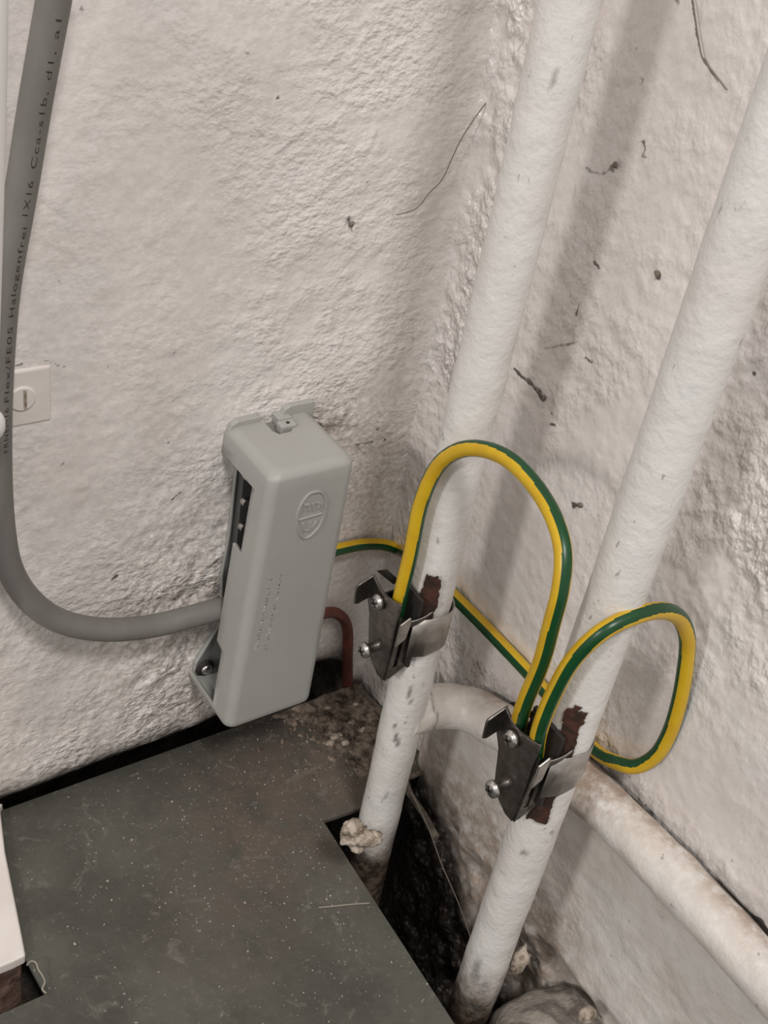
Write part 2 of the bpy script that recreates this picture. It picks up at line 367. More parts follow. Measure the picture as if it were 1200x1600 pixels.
# floor plate with its two cut-outs (slab), edges by corner list
slab = [(-.80, -.0910), (-.1986, -.0893), (-.1995, -.070), (-.1920, -.035), (-.1845, -.0012), (-.079, -.0012), (-.030, -.0015), (-.0035, -.0004), (-.0012, -.0230), (-.0015, -.060),
        (-.0437, -.0681), (-.0631, -.0668), (-.0652, -.110), (-.0679, -.1728), (-.0735, -.29), (-.100, -.90), (-.80, -.90)]
bm = bmesh.new()
vs = [bm.verts.new((a, b, 0)) for a, b in slab]; fcs = bm.faces.new(vs)
ex = bmesh.ops.extrude_face_region(bm, geom=[fcs])
for e in ex['geom']:
    if isinstance(e, bmesh.types.BMVert): e.co.z = -.002
bmesh.ops.recalc_face_normals(bm, faces=bm.faces)
bmesh.ops.triangulate(bm, faces=[f for f in bm.faces if len(f.verts) > 4])
for k in range(60):
    long_e = [e for e in bm.edges if e.calc_length() > .012 and max(v.co.y for v in e.verts) > -.40]
    if not long_e: break
    bmesh.ops.subdivide_edges(bm, edges=long_e, cuts=1); bmesh.ops.triangulate(bm, faces=[f for f in bm.faces if len(f.verts) > 3])
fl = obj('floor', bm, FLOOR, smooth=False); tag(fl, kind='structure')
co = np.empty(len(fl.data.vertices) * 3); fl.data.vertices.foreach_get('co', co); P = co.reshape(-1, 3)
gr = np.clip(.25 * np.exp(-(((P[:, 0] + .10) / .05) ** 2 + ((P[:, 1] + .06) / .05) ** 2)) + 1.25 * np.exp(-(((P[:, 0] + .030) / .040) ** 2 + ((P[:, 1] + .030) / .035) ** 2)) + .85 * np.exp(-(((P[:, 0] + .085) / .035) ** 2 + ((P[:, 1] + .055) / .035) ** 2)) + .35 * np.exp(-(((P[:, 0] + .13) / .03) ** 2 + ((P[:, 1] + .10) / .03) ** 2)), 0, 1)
floor_shade = np.clip(.75 * np.exp(P[:, 1] / .012) * (P[:, 0] < -.04) + .5 * np.exp(-(((P[:, 0] + .055) / .02) ** 2 + ((P[:, 1] + .012) / .01) ** 2)), 0, .9)  # painted shade: floor darker along the wall and below the box
fields(fl.data, grime=gr, dirt=floor_shade)
# cavity under the floor and behind the foot of the left wall
ny = 150; xs = np.linspace(-.80, .012, 190); ys = np.linspace(.11, -.92, 260); Xg, Yg = np.meshgrid(xs, ys)
P = np.stack([Xg.ravel(), Yg.ravel(), np.zeros(Xg.size)], 1)
mound = sstep(-P[:, 1], .150, .175) * sstep(P[:, 0], -.062, -.030)
H = -.15 + .129 * mound + fbm(P, 40, 4, 60) * .005 * (1 - .4 * mound)
H = np.where(P[:, 0] < -.17, np.maximum(H, -.036 + fbm(P, 60, 3, 61) * .003), H)
ea = fast_mesh('floor', np.stack([P[:, 0], P[:, 1], H], 1), grid(190, 260)[:, ::-1], EARTH); tag(ea, kind='structure')
bm = bmesh.new()
for q in (((-.8, .090, -.16), (.012, .090, -.16), (.012, .090, .06), (-.8, .090, .06)),):
    bm.faces.new([bm.verts.new(p) for p in q])
ex = bmesh.ops.extrude_face_region(bm, geom=list(bm.faces)); bmesh.ops.translate(bm, verts=[e for e in ex['geom'] if isinstance(e, bmesh.types.BMVert)], vec=(0, .02, 0))
bmesh.ops.recalc_face_normals(bm, faces=bm.faces)
tag(obj('leak_stop_back', bm, EARTH, smooth=False), kind='structure')  # dark backing added behind the gap to keep background light out
bm = bmesh.new()          # unseen block added right of the cavity to stop light leaking in
g = bmesh.ops.create_cube(bm, size=1)['verts']
for v in g: v.co = Vector((.001 + (v.co.x + .5) * .02, .0015 + (v.co.y + .5) * .1, -.16 + (v.co.z + .5) * .60))
tag(obj('leak_stop_corner', bm, EARTH, smooth=False), kind='structure')

# ------------------------------------------------------------------ tubes
def catmull(pts, n=14):
    pts = [np.array(p, float) for p in pts]; q = [2 * pts[0] - pts[1]] + pts + [2 * pts[-1] - pts[-2]]; out = []
    for i in range(1, len(q) - 2):
        p0, p1, p2, p3 = q[i - 1], q[i], q[i + 1], q[i + 2]
        t0 = 0; t1 = np.linalg.norm(p1 - p0)[()] ** .5 + 1e-9; t2 = t1 + np.linalg.norm(p2 - p1) ** .5 + 1e-9; t3 = t2 + np.linalg.norm(p3 - p2) ** .5 + 1e-9
        for k in range(n):
            t = t1 + (t2 - t1) * k / n
            A1 = (t1 - t) / (t1 - t0) * p0 + (t - t0) / (t1 - t0) * p1; A2 = (t2 - t) / (t2 - t1) * p1 + (t - t1) / (t2 - t1) * p2
            A3 = (t3 - t) / (t3 - t2) * p2 + (t - t2) / (t3 - t2) * p3
            B1 = (t2 - t) / (t2 - t0) * A1 + (t - t0) / (t2 - t0) * A2; B2 = (t3 - t) / (t3 - t1) * A2 + (t - t1) / (t3 - t1) * A3
            out.append((t2 - t) / (t2 - t1) * B1 + (t - t1) / (t2 - t1) * B2)
    out.append(pts[-1]); return np.array(out)
def smooth_path(p, it=3):
    for _ in range(it):
        q = p.copy(); q[1:-1] = .25 * p[:-2] + .5 * p[1:-1] + .25 * p[2:]; p = q
    return p
TOWARD = -R[2]                    # reference direction for stripe / print angles
def frames(path, ref=TOWARD):
    T = np.gradient(path, axis=0); T /= np.linalg.norm(T, axis=1)[:, None]
    N = ref - (T @ ref)[:, None] * T; N /= np.linalg.norm(N, axis=1)[:, None]
    return T, N, np.cross(T, N)
def tube(name, path, r, mats, parent=None, seg=24, mi_fn=None, caps=True, disp=None, smooth=True):
    T, N, B = frames(path); n = len(path); rr = np.full(n, r) if np.isscalar(r) else np.asarray(r)
    a = np.arange(seg) * 2 * math.pi / seg
    ring = (np.cos(a)[None, :, None] * N[:, None, :] + np.sin(a)[None, :, None] * B[:, None, :])
    V = path[:, None, :] + ring * rr[:, None, None]
    if disp is not None:
        Vf = V.reshape(-1, 3); V = (Vf + ring.reshape(-1, 3) * disp(Vf)[:, None]).reshape(V.shape)
    V = V.reshape(-1, 3); Fc = []; mi = []
    for i in range(n - 1):
        for j in range(seg):
            k = (j + 1) % seg; Fc.append((i * seg + j, i * seg + k, (i + 1) * seg + k, (i + 1) * seg + j))
            mi.append(mi_fn(i / (n - 1), (j + .5) * 2 * math.pi / seg) if mi_fn else 0)
    if caps:
        Fc.append(tuple(range(seg - 1, -1, -1))); Fc.append(tuple(range((n - 1) * seg, n * seg))); mi += [0, 0]
    return mesh_obj(name, V, Fc, mats, parent, smooth, mi)

# ------------------------------------------------------------------ pipes
P1 = np.array([-.043, -.080]); P2 = np.array([-.043, -.1595]); RP = .0088
def vert_pipe(name, xy, z0, z1, r, lab, tilt, spots):
    root = empty(name, (xy[0], xy[1], z0), lab, 'pipe')
    zs = np.linspace(z0, z1, 260); path = np.stack([xy[0] + zs * 0, xy[1] + tilt(zs), zs], 1)
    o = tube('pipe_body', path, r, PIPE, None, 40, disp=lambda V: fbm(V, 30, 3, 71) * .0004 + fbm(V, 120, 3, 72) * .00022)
    co = np.empty(len(o.data.vertices) * 3); o.data.vertices.foreach_get('co', co); Pq = co.reshape(-1, 3)
    d = np.zeros(len(Pq)); wob = fbm(Pq, 400, 3, 75)
    for pts, wd, k in spots:
        A = []
        for px, py in pts:
            dr = ray(px, py); nn = np.array([xy[0] - CAM[0], xy[1] - CAM[1]]); L = np.linalg.norm(nn); t = (L - r) / np.linalg.norm(dr[:2]); A.append(CAM + dr * t)
        if len(A) == 1: A.append(A[0] + 1e-4)
        q = seg_dist(Pq, A); d = np.maximum(d, k * (1 - sstep(q + wob * wd * .7, wd * .3, wd)))
    fields(o.data, dirt=d)
    adopt(o, root); return root, o
pipeA, bodyA = vert_pipe('painted_pipe', P1, -.148, .50, .00875, 'white painted vertical pipe nearer the corner, with a side branch and plaster lump',
    lambda z: .0025 * np.exp(-((z - .20) / .09) ** 2) * .6,
    [([(590, 1150), (600, 1158), (612, 1150), (622, 1160)], .0009, .7), ([(615, 1130), (622, 1165)], .0009, .8), ([(618, 1220), (602, 1240), (604, 1256)], .0006, .6),
     ([(640, 1065), (640, 1090), (648, 1128), (660, 1150)], .0009, .8), ([(622, 1142), (645, 1130)], .0006, .7), ([(675, 805), (677, 825)], .0016, .9), ([(684, 812)], .0013, .5),
     ([(870, 200)], .0009, .5), ([(868, 118), (863, 130)], .0009, .5), ([(833, 430), (855, 412)], .0005, .6), ([(785, 560)], .0009, .5), ([(640, 1195), (634, 1210)], .0012, .5)])
pipeB, bodyB = vert_pipe('painted_pipe', P2, -.13, .50, .0090, 'white painted vertical pipe farther from the corner, its foot in the dirty floor opening',
    lambda z: -.0006 * (z - .2) / .2, [([(817, 1336)], .0016, .7), ([(780, 1440)], .0010, .5), ([(770, 1400), (765, 1420)], .0007, .5), ([(1062, 640)], .0009, .6), ([(1015, 700)], .0010, .4),
     ([(745, 1500), (740, 1530)], .0030, .5), ([(905, 1225)], .001, .7)])
pipeB.name = 'painted_pipe.001'
# branch: tee on the first pipe, elbow at the wall, then along it
bp = smooth_path(catmull([(-.043, -.080, .0705), (-.032, -.0795, .0690), (-.022, -.0800, .0665), (-.0145, -.0835, .0655), (-.0105, -.0915, .0670), (-.0098, -.105, .0715), (-.0097, -.130, .0795),
     (-.0097, -.155, .0850), (-.0097, -.20, .0880), (-.0097, -.28, .0885), (-.0097, -.50, .0885), (-.0097, -.88, .0885)], 22), 4)
br = tube('branch_pipe', bp, .0096, LEDGE, None, 40, disp=lambda V: fbm(V, 40, 3, 81) * .0012 + fbm(V, 150, 3, 82) * .0005)
co = np.empty(len(br.data.vertices) * 3); br.data.vertices.foreach_get('co', co); Pq = co.reshape(-1, 3)
axz = np.interp(-Pq[:, 1], [.08, .0915, .105, .13, .155, .2, .4], [.0665, .067, .0715, .0795, .085, .088, .0885])
up = (Pq[:, 2] - axz) / .0093; nearw = sstep(Pq[:, 0], -.014, -.006)
gg = np.clip(.06 + .85 * sstep(up + .5 * fbm(Pq, 70, 3, 83), .30, .95) * (.35 + .65 * nearw) * sstep(-Pq[:, 1], .07, .09) + .75 * np.exp(-((Pq[:, 1] + .155) / .014) ** 2), 0, 1)
dd = np.clip(1.2 * sstep(Pq[:, 0] + .001 * fbm(Pq, 100, 3, 84), -.0046, -.0028) * (up > .3), 0, 1)
dd = np.maximum(dd, .8 * np.exp(-np.abs(Pq[:, 0] + .0325 + .003 * fbm(Pq, 200, 3, 85)) / .0007))
fields(br.data, grime=gg, dirt=dd); adopt(br, pipeA); tag(br, 'grimy horizontal branch with soft elbow along the foot of the wall')

def rock(name, c, rad, mat, seed=0, sub=3, amp=.3, parent=None, f=1.0):
    bm = bmesh.new(); bmesh.ops.create_icosphere(bm, subdivisions=sub, radius=1)
    V = np.array([v.co for v in bm.verts]); d = fbm(V + seed * 7.1, 1.3 * f, 4, seed) * amp + fbm(V + seed * 3, 4 * f, 3, seed + 3) * amp * .5
    for v, k in zip(bm.verts, d):
        v.co = Vector((c[0] + v.co.x * (1 + k) * rad[0], c[1] + v.co.y * (1 + k) * rad[1], c[2] + v.co.z * (1 + k) * rad[2]))
    return obj(name, bm, mat, parent)
# plaster lump stuck to the foot of the first pipe
for k, (px, py, rr) in enumerate(((552, 1292, .0042), (545, 1308, .0040), (566, 1308, .0045), (583, 1310, .0040), (560, 1322, .0030))):
    c = dep(px, py, .492 + .002 * k)
    rk = rock('plaster_lump', c, (rr, rr * .9, rr * .75), LUMP, 20 + k, 3, .55, f=1.5); adopt(rk, pipeA)
    if k == 0: tag(rk, 'cream crumbly plaster lump')
rk = rock('plaster_lump', dep(812, 1500, .497), (.004, .003, .009), LUMP, 31, 3, .6, f=1.6); adopt(rk, pipeB); tag(rk, 'grey crumbling plaster at its foot')

# ------------------------------------------------------------------ earth clamps
def sheet(name, pts, thick, axis, mat, parent, fn):
    """flat outline pts (p,q) -> prism of given thickness; fn(p,q,t) maps into clamp space"""
    bm = bmesh.new(); a = [bm.verts.new(fn(p, q, 0)) for p, q in pts]; b = [bm.verts.new(fn(p, q, thick)) for p, q in pts]
    n = len(pts); bm.faces.new(a); bm.faces.new(b[::-1])
    for i in range(n): bm.faces.new((a[i], b[i], b[(i + 1) % n], a[(i + 1) % n]))
    bmesh.ops.recalc_face_normals(bm, faces=bm.faces)
    o = obj(name, bm, mat, parent, smooth=False); bevel(o, .0003, 2); return o
def clamp(xy, zt, label, group, seed):
    root = empty('earth_clamp', (xy[0], xy[1], zt), label, 'clamp', group)
    # clamp space: b = +x from the pipe axis, a = towards the viewer (-y), h = up
    C3 = lambda b, a, h: Vector((b, -a, h))
    PB = -.0180
    # screw plate, slightly bowed, built as a grid strip
    hs = [0, -.003, -.006, -.009, -.012, -.0145, -.017, -.020, -.024, -.028, -.032, -.035, -.038, -.0405]
    al = [-.0128, -.0132, -.0136, -.0140, -.0142, -.0120, -.0102, -.0095, -.0092, -.0090, -.0088, -.0080, -.0045, .0000]
    ar = [.0056, .0055, .0054, .0053, .0052, .0051, .0050, .0049, .0047, .0045, .0043, .0041, .0039, .0037]
    bm = bmesh.new(); rows = []; K = 8
    for h, l, r_ in zip(hs, al, ar):
        row = []
        for k in range(K + 1):
            t = k / K; a = l + (r_ - l) * t; bow = .0018 * math.cos((a + .004) / .011 * 1.4) if h > -.02 else .0018 * math.cos((a + .004) / .011 * 1.4) * max(0, 1 + (h + .02) / .012)
            sag = -.0016 * math.sin(math.pi * t) if h == 0 else 0
            row.append(bm.verts.new(C3(PB - bow, a, h + sag)))
        rows.append(row)
    for i in range(len(rows) - 1):
        for k in range(K): bm.faces.new((rows[i][k], rows[i][k + 1], rows[i + 1][k + 1], rows[i + 1][k]))
    bmesh.ops.recalc_face_normals(bm, faces=bm.faces)
    o = obj('screw_plate', bm, STEEL, root); s = o.modifiers.new('thick', 'SOLIDIFY'); s.thickness = .0011; s.offset = 0; bevel(o, .00025, 2)
    # raised rib across the plate
    bm = bmesh.new(); bmesh.ops.create_uvsphere(bm, u_segments=16, v_segments=8, radius=1)
    for v in bm.verts: v.co = C3(PB - .0010 + v.co.x * .0011, -.0035 + v.co.y * .0048, -.0160 + v.co.z * .0011 + v.co.y * .0016)
    obj('rib', bm, STEEL, root)
    # flap folded out at the back edge of the plate
    sheet('flap', [(PB, .0002), (PB - .0078, -.0030), (PB - .0082, -.0042), (PB - .0078, -.0120), (PB - .0060, -.0124), (PB, -.0105)], .0010, 0, STEEL, root, lambda p, q, t: C3(p, -.0135 + t, q))
    sheet('flap', [(-.0132, .0006), (-.0095, .0036), (-.0040, .0016), (-.0060, -.0012)], .0009, 0, STEEL, root, lambda p, q, t: C3(PB + .0005 + .003 * (p + .0132) / .007, p, q + t))
    # side cheek with its slot, and the folded lip in front of it
    ce = lambda p, q, t: C3(p, .0056 + (q + .02) * .05 - t * 1.0, q)
    sheet('side_cheek', [(PB, -.006), (PB + .0022, -.010), (PB + .0022, -.0355), (PB + .0012, -.0395), (PB, -.0405)], .0011, 0, STEEL, root, ce)
    sheet('side_cheek', [(PB + .0042, -.012), (PB + .0092, -.0095), (PB + .0092, -.0345), (PB + .0040, -.0370)], .0011, 0, STEEL, root, ce)
    sheet('side_cheek', [(PB + .0010, -.0345), (PB + .0092, -.0335), (PB + .0088, -.0355), (PB + .0015, -.0400)], .0011, 0, STEEL, root, ce)
    sheet('folded_lip', [(PB - .0008, -.0085), (PB + .0034, -.0062), (PB + .0040, -.0085), (PB + .0030, -.0165), (PB - .0012, -.0195)], .0009, 0, STRAP, root, lambda p, q, t: C3(p, .0078 - t, q))
    sheet('slot_shade', [(PB + .0016, -.011), (PB + .0052, -.012), (PB + .0052, -.0355), (PB + .0016, -.0355)], .0004, 0, DARKM, root, lambda p, q, t: C3(p, .0030 - t, q))  # dark sheet standing for the shade inside the slot
    # curved tongue over the strap
    bm = bmesh.new(); rws = []
    for i in range(9):
        t = i / 8; b = PB + .0028 + .0098 * t; aa = .0070 + .0020 * math.sin(t * math.pi * .6)
        rws.append([bm.verts.new(C3(b, aa, -.0085 + .0035 * t ** 1.5)), bm.verts.new(C3(b, aa - .0002, -.0125 + .0060 * t))])
    for i in range(8): bm.faces.new((rws[i][0], rws[i][1], rws[i + 1][1], rws[i + 1][0]))
    o = obj('tongue', bm, STEEL, root); s = o.modifiers.new('thick', 'SOLIDIFY'); s.thickness = .0007
    # dark pressure piece against the pipe
    sheet('pressure_piece', [(-.0085, .001), (.0070, .000), (.0070, -.034), (-.0085, -.034)], .0016, 0, DARKM, root, lambda p, q, t: C3(-.0092 - t, p, q))
    sheet('pressure_piece', [(PB + .001, -.006), (-.0095, -.006), (-.0095, -.0350), (PB + .001, -.0370)], .0010, 0, DARKM, root, lambda p, q, t: C3(p, -.0085 + t, q))
    # strap around the pipe
    bm = bmesh.new(); pl2 = []
    r = .0096
    pl2 += [(PB + .0055, .0072), (PB + .009, .0082), (-.006, .0094)]
    pl2 += [(r * math.sin(math.radians(q)), r * math.cos(math.radians(q))) for q in range(0, 181, 9)]
    pl2 += [(-.006, -.0096), (PB + .003, -.0096)]
    rws = [[bm.verts.new(C3(b, a, -.0095 + .0004 * k)), bm.verts.new(C3(b, a, -.0270 - .0008 * (k < 3)))] for k, (b, a) in enumerate(pl2[:3])] + \
          [[bm.verts.new(C3(b, a, -.0090)), bm.verts.new(C3(b, a, -.0268))] for b, a in pl2[3:]]
    for i in range(len(rws) - 1): bm.faces.new((rws[i][0], rws[i][1], rws[i + 1][1], rws[i + 1][0]))
    o = obj('strap', bm, STRAP, root); s = o.modifiers.new('thick', 'SOLIDIFY'); s.thickness = .0004
    # two pan-head screws with cross recess
    for a, h, ln, dark in ((-.0048, -.0062, .0015, 0), (-.0036, -.0285, .0042, 1)):
        bm = bmesh.new(); prof = [(0.0, .0021), (ln, .0021), (ln, .0032), (ln + .0009, .0033), (ln + .0017, .0030), (ln + .0022, .0021), (ln + .0024, .0009), (ln + .0024, 0)]
        rg = []
        for d, rr in prof:
            rg.append([bm.verts.new(C3(PB - .0012 - d, a + rr * math.cos(q * math.pi / 12), h + rr * math.sin(q * math.pi / 12))) for q in range(24)] if rr > 0 else [bm.verts.new(C3(PB - .0012 - d, a, h))])
        for i in range(len(rg) - 1):
            for q in range(24):
                if len(rg[i + 1]) == 1: bm.faces.new((rg[i][q], rg[i][(q + 1) % 24], rg[i + 1][0]))
                else: bm.faces.new((rg[i][q], rg[i][(q + 1) % 24], rg[i + 1][(q + 1) % 24], rg[i + 1][q]))
        bmesh.ops.recalc_face_normals(bm, faces=bm.faces)
        sc = obj('screw', bm, SCREW, root)
        bm = bmesh.new()
        for ang in (.6, .6 + math.pi / 2):
            g = bmesh.ops.create_cube(bm, size=1)['verts']
            for v in g:
                u, w_ = v.co.y * .0036, v.co.z * .0008
                v.co = C3(PB - .0012 - ln - .0022 + v.co.x * .0008, a + u * math.cos(ang) - w_ * math.sin(ang), h + u * math.sin(ang) + w_ * math.cos(ang))
        obj('cross_recess', bm, DARKM, sc, smooth=False)
    return root
c1 = clamp(P1, .1420, 'steel earth clamp on the pipe nearer the corner, holding one wire end', 'earth clamps strapped to the pipes', 1)
c2 = clamp(P2, .1470, 'steel earth clamp on the farther pipe, holding two green and yellow wire ends', 'earth clamps strapped to the pipes', 2); c2.name = 'earth_clamp.001'
def scrape(xy, r, z0, z1, a0, a1, seed, root):       # bare metal where the paint was scraped off under the clamp
    V = []; Fc = []; nz_, na = 90, 60
    for i in range(nz_):
        for j in range(na):
            z = z0 + (z1 - z0) * i / (nz_ - 1); a = math.radians(a0 + (a1 - a0) * j / (na - 1)); V.append((xy[0] + (r + .00065) * math.cos(a), xy[1] + (r + .00065) * math.sin(a), z))
    V = np.array(V); nn = fbm(V, 260, 3, seed)
    def ins(i, j):
        k = i * na + j; e = min(i, nz_ - 2 - i) / nz_ * 2.2; s_ = min(j, na - 2 - j) / na * 2.5
        return min(e, s_) + nn[k] * .45 > .16
    for i in range(nz_ - 1):
        for j in range(na - 1):
            if ins(i, j): q = i * na + j; Fc.append((q, q + 1, q + na + 1, q + na))
    o = mesh_obj('scraped_patch', V, Fc, RUST); s = o.modifiers.new('t', 'SOLIDIFY'); s.thickness = .0003
    adopt(o, root); tag(o, 'dark red-brown patch scraped bare of paint')
scrape(P1, .00875, .122, .156, 200, 246, 90, pipeA)
scrape(P2, .0090, .130, .160, 196, 243, 95, pipeB)
scrape(P2, .0090, .101, .121, 192, 240, 97, pipeB)

# ------------------------------------------------------------------ green and yellow wires
RW = .0028
def wire(name, pts, label, phase):
    path = smooth_path(catmull([p[:3] for p in pts], 16), 10)
    s = np.concatenate([[0], np.cumsum(np.linalg.norm(np.diff(path, axis=0), axis=1))]); s /= s[-1]
    knots = [s[min(i * 16, len(s) - 1)] for i in range(len(pts))]
    n = 300; q = np.linspace(0, 1, n); path = np.stack([np.interp(q, s, path[:, k]) for k in range(3)], 1)
    def mi(t, a):
        ph = math.radians(np.interp(t, knots, phase))
        return 1 if abs(((a - ph) + math.pi / 2) % math.pi - math.pi / 2) < math.radians(37) else 0
    o = tube(name, path, RW, [YEL, GRN], None, 60, mi); tag(o, label, 'wire', 'green and yellow earth wires'); return o, path
wA, pathA = wire('earth_wire', [(-.0572, -.0790, .128), dep(627, 925, .456), dep(641, 868, .446), dep(658, 785, .432), dep(685, 727, .420), dep(716, 704, .410), dep(752, 701, .401), dep(795, 718, .391), dep(838, 762, .380),
     dep(868, 815, .371), dep(880, 865, .367), dep(876, 920, .368), dep(862, 975, .375), dep(846, 1035, .386), dep(818, 1103, .402), (-.0566, -.1500, .134)],
     'green and yellow wire arching high between the two clamps', [62, 64, 68, 74, 84, 98, 116, 134, 146, 154, 158, 161, 164, 167, 170, 170])
wB, pathB = wire('earth_wire', [(-.0562, -.1600, .134), dep(843, 1140, .401), dep(868, 1078, .389), dep(900, 1025, .378), dep(945, 984, .372), dep(995, 961, .376), dep(1035, 954, .385), dep(1062, 966, .396), dep(1074, 998, .406), dep(1070, 1050, .417),
     dep(1060, 1102, .427), dep(1044, 1150, .437), dep(1022, 1183, .446), dep(990, 1198, .454), dep(955, 1188, .461), at(925, 1168, 0, -.0036), at(890, 1125, 0, -.0040), at(850, 1078, 0, -.0036), at(800, 1024, 0, -.0034), at(760, 982, 0, -.0034), at(718, 940, 0, -.0036),
     at(670, 893, 0, -.0045), at(640, 869, 0, -.007), at(622, 858, 1, -.0055), at(600, 851, 1, -.0036), at(565, 851, 1, -.0036), at(535, 857, 1, -.0040), at(500, 866, 1, -.006), at(470, 875, 1, -.010)],
     'green and yellow wire running low behind both pipes, then looping up to the far clamp', [8, 8, 6, 4, 0, -12, -34, -62, -84, -90, -90, -94, -106, -132, -165, -186, -205, -214, -218, -218, -218, -214, -212, -212, -212, -212, -212, -212, -212])
wB.name = 'earth_wire.001'

# ------------------------------------------------------------------ grey cable with its print
gp = [at(97, -80, 1, -.0135), at(84, 0, 1, -.0130), at(57, 150, 1, -.0115), at(33, 300, 1, -.0100), at(9, 440, 1, -.0090), at(-1, 560, 1, -.0080), at(-4, 700, 1, -.0080), at(2, 820, 1, -.0085),
      at(14, 885, 1, -.0095), at(38, 928, 1, -.0105), at(75, 961, 1, -.0115), at(118, 978, 1, -.0120), at(172, 984, 1, -.0125), at(240, 978, 1, -.0130), at(300, 963, 1, -.0135), at(345, 951, 1, -.0135), at(380, 944, 1, -.0135)]
RG = .0047
gpath = smooth_path(catmull(gp, 18), 14)
cab = tube('grey_cable', gpath, RG, CABLE, None, 40); tag(cab, 'thick grey sheathed cable with black print, curving into the grey box', 'cable')
def proj_y(P): c = R @ (P - CAM); return 800 + F_PX * c[1] / c[2]
gy = np.array([proj_y(p) for p in gpath]); gs = np.concatenate([[0], np.cumsum(np.linalg.norm(np.diff(gpath, axis=0), axis=1))])
gT, gN, gB = frames(gpath)
top_i = int(np.argmax(gy))
segs = [('FRNEM16', 697, 628), ('Flex/FE05', 618, 500), ('Halogenfrei', 484, 344), ('1X16', 326, 272), ('Cca-s1b,', 252, 133), ('d1,', 114, 70), ('a1', 50, 20)]
LV = []; LF = []
for txt, ya, yb in segs:
    cu = bpy.data.curves.new('t', 'FONT'); cu.body = txt; cu.size = 1; cu.space_character = 1.15; cu.offset = -.006; to = bpy.data.objects.new('t', cu); COL.objects.link(to)
    bpy.context.view_layer.update(); dg = bpy.context.evaluated_depsgraph_get(); me = bpy.data.meshes.new_from_object(to.evaluated_get(dg))
    bt = bmesh.new(); bt.from_mesh(me); bmesh.ops.triangulate(bt, faces=bt.faces)
    for _k in range(6):
        le = [e for e in bt.edges if e.calc_length() > .14]
        if not le: break
        bmesh.ops.subdivide_edges(bt, edges=le, cuts=1); bmesh.ops.triangulate(bt, faces=[f for f in bt.faces if len(f.verts) > 3])
    bt.to_mesh(me); bt.free()
    vs_ = np.array([v.co for v in me.vertices]); fs_ = [tuple(p.vertices) for p in me.polygons]; bpy.data.objects.remove(to)
    w0, w1 = vs_[:, 0].min(), vs_[:, 0].max(); sa = np.interp(ya, gy[:top_i], gs[:top_i]); sb = np.interp(yb, gy[:top_i], gs[:top_i]); base = len(LV)
    for vx in vs_:
        s_ = sa + (sb - sa) * (vx[0] - w0) / (w1 - w0)
        p = np.array([np.interp(s_, gs, gpath[:, k]) for k in range(3)]); Nn = np.array([np.interp(s_, gs, gN[:, k]) for k in range(3)]); Bb = np.array([np.interp(s_, gs, gB[:, k]) for k in range(3)])
        ang = math.radians(60 if ya < 400 else 67) - (vx[1] * .0025) / RG
        # decide which side is screen right
        sgn = 1 if (R @ Bb)[0] > 0 else -1
        LV.append(p + (RG + .00004) * (math.cos(ang) * Nn + sgn * math.sin(ang) * Bb))
    LF += [tuple(i + base for i in f) for f in fs_]
    bpy.data.meshes.remove(me)
lt = mesh_obj('printed_lettering', LV, LF, INK, None, False); lt.parent = cab; s = lt.modifiers.new('t', 'SOLIDIFY'); s.thickness = .00004
tag(lt, 'small black print along the sheath')

# pale cable at the picture's left edge
wp = [at(-12, -80, 1, -.03), at(-12, 0, 1, -.03), at(-14, 200, 1, -.028), at(-18, 400, 1, -.026), at(-22, 560, 1, -.024), at(-23, 650, 1, -.022), at(-25, 780, 1, -.02), at(-38, 950, 1, -.015), at(-50, 1150, 1, -.01)]
wc = tube('white_cable', smooth_path(catmull(wp, 14), 6), .0038, WCAB, None, 28); tag(wc, 'white cable hanging at the left edge, left of the thick grey cable', 'cable')
b = rock('cable_tie', at(-13, 664, 1, -.024), (.0042, .0035, .0055), WCAB, 55, 3, .06); b.parent = wc

# ------------------------------------------------------------------ grey connection box
Z0, Z1, DB = .0436, .1735, .0365
def cx(z): return -.0732 - .0048 * (Z1 - z) / (Z1 - Z0)
def hw(z): return .0186 + .0024 * (Z1 - z) / (Z1 - Z0)
root = empty('connection_box', (cx(Z0), 0, Z0), 'grey plastic connection box with an open left side, fixed to the left wall', 'box')
RC = .0042
def dleft(z):
    if z > .1618: return .0
    if z > .1306: return .0247
    if z > .0800: return .0183
    if z > .0782: return .0183 + (.0800 - z) / .0018 * .0045
    if z > .0478: return .0230
    return .0
zl = [Z0 + .0006, Z0 + .0016, .0470, .04779, .04781, .060, .0781, .0783, .0788, .0799, .0801, .100, .1285, .1300, .13059, .13061, .145, .1550, .16179, .16181, .1665]
zs_ = [(Z0, .0022, 0)] + [(z, 0 if z > Z0 + .002 else (.0008 if z < Z0 + .001 else .0002), 0) for z in zl]
for k in range(1, 7):
    a = k * math.pi / 12; zs_.append((Z1 - .0045 + .0045 * math.sin(a), .0045 * (1 - math.cos(a)), 1))
bm = bmesh.new(); rings = []
for z, ins, tp in zs_:
    h = hw(z) - ins; D = DB - ins; c = cx(z); row = []
    dl = dleft(z)
    back = dl + np.linspace(0, 1, 4) * (D - RC - dl)
    row += [(c - h, -d) for d in back[:-1]]
    for q in range(7): a = math.pi / 2 * q / 6; row.append((c - h + RC - RC * math.cos(a), -(D - RC + RC * math.sin(a))))
    for q in range(7): a = math.pi / 2 * q / 6; row.append((c + h - RC + RC * math.sin(a), -(D - RC + RC * math.cos(a))))
    row += [(c + h, -d) for d in np.linspace(D - RC, 0, 4)[1:]]
    rings.append([bm.verts.new((p[0], p[1], z)) for p in row])
for A, B in zip(rings[:-1], rings[1:]):
    for i in range(len(A) - 1): bm.faces.new((A[i], A[i + 1], B[i + 1], B[i]))
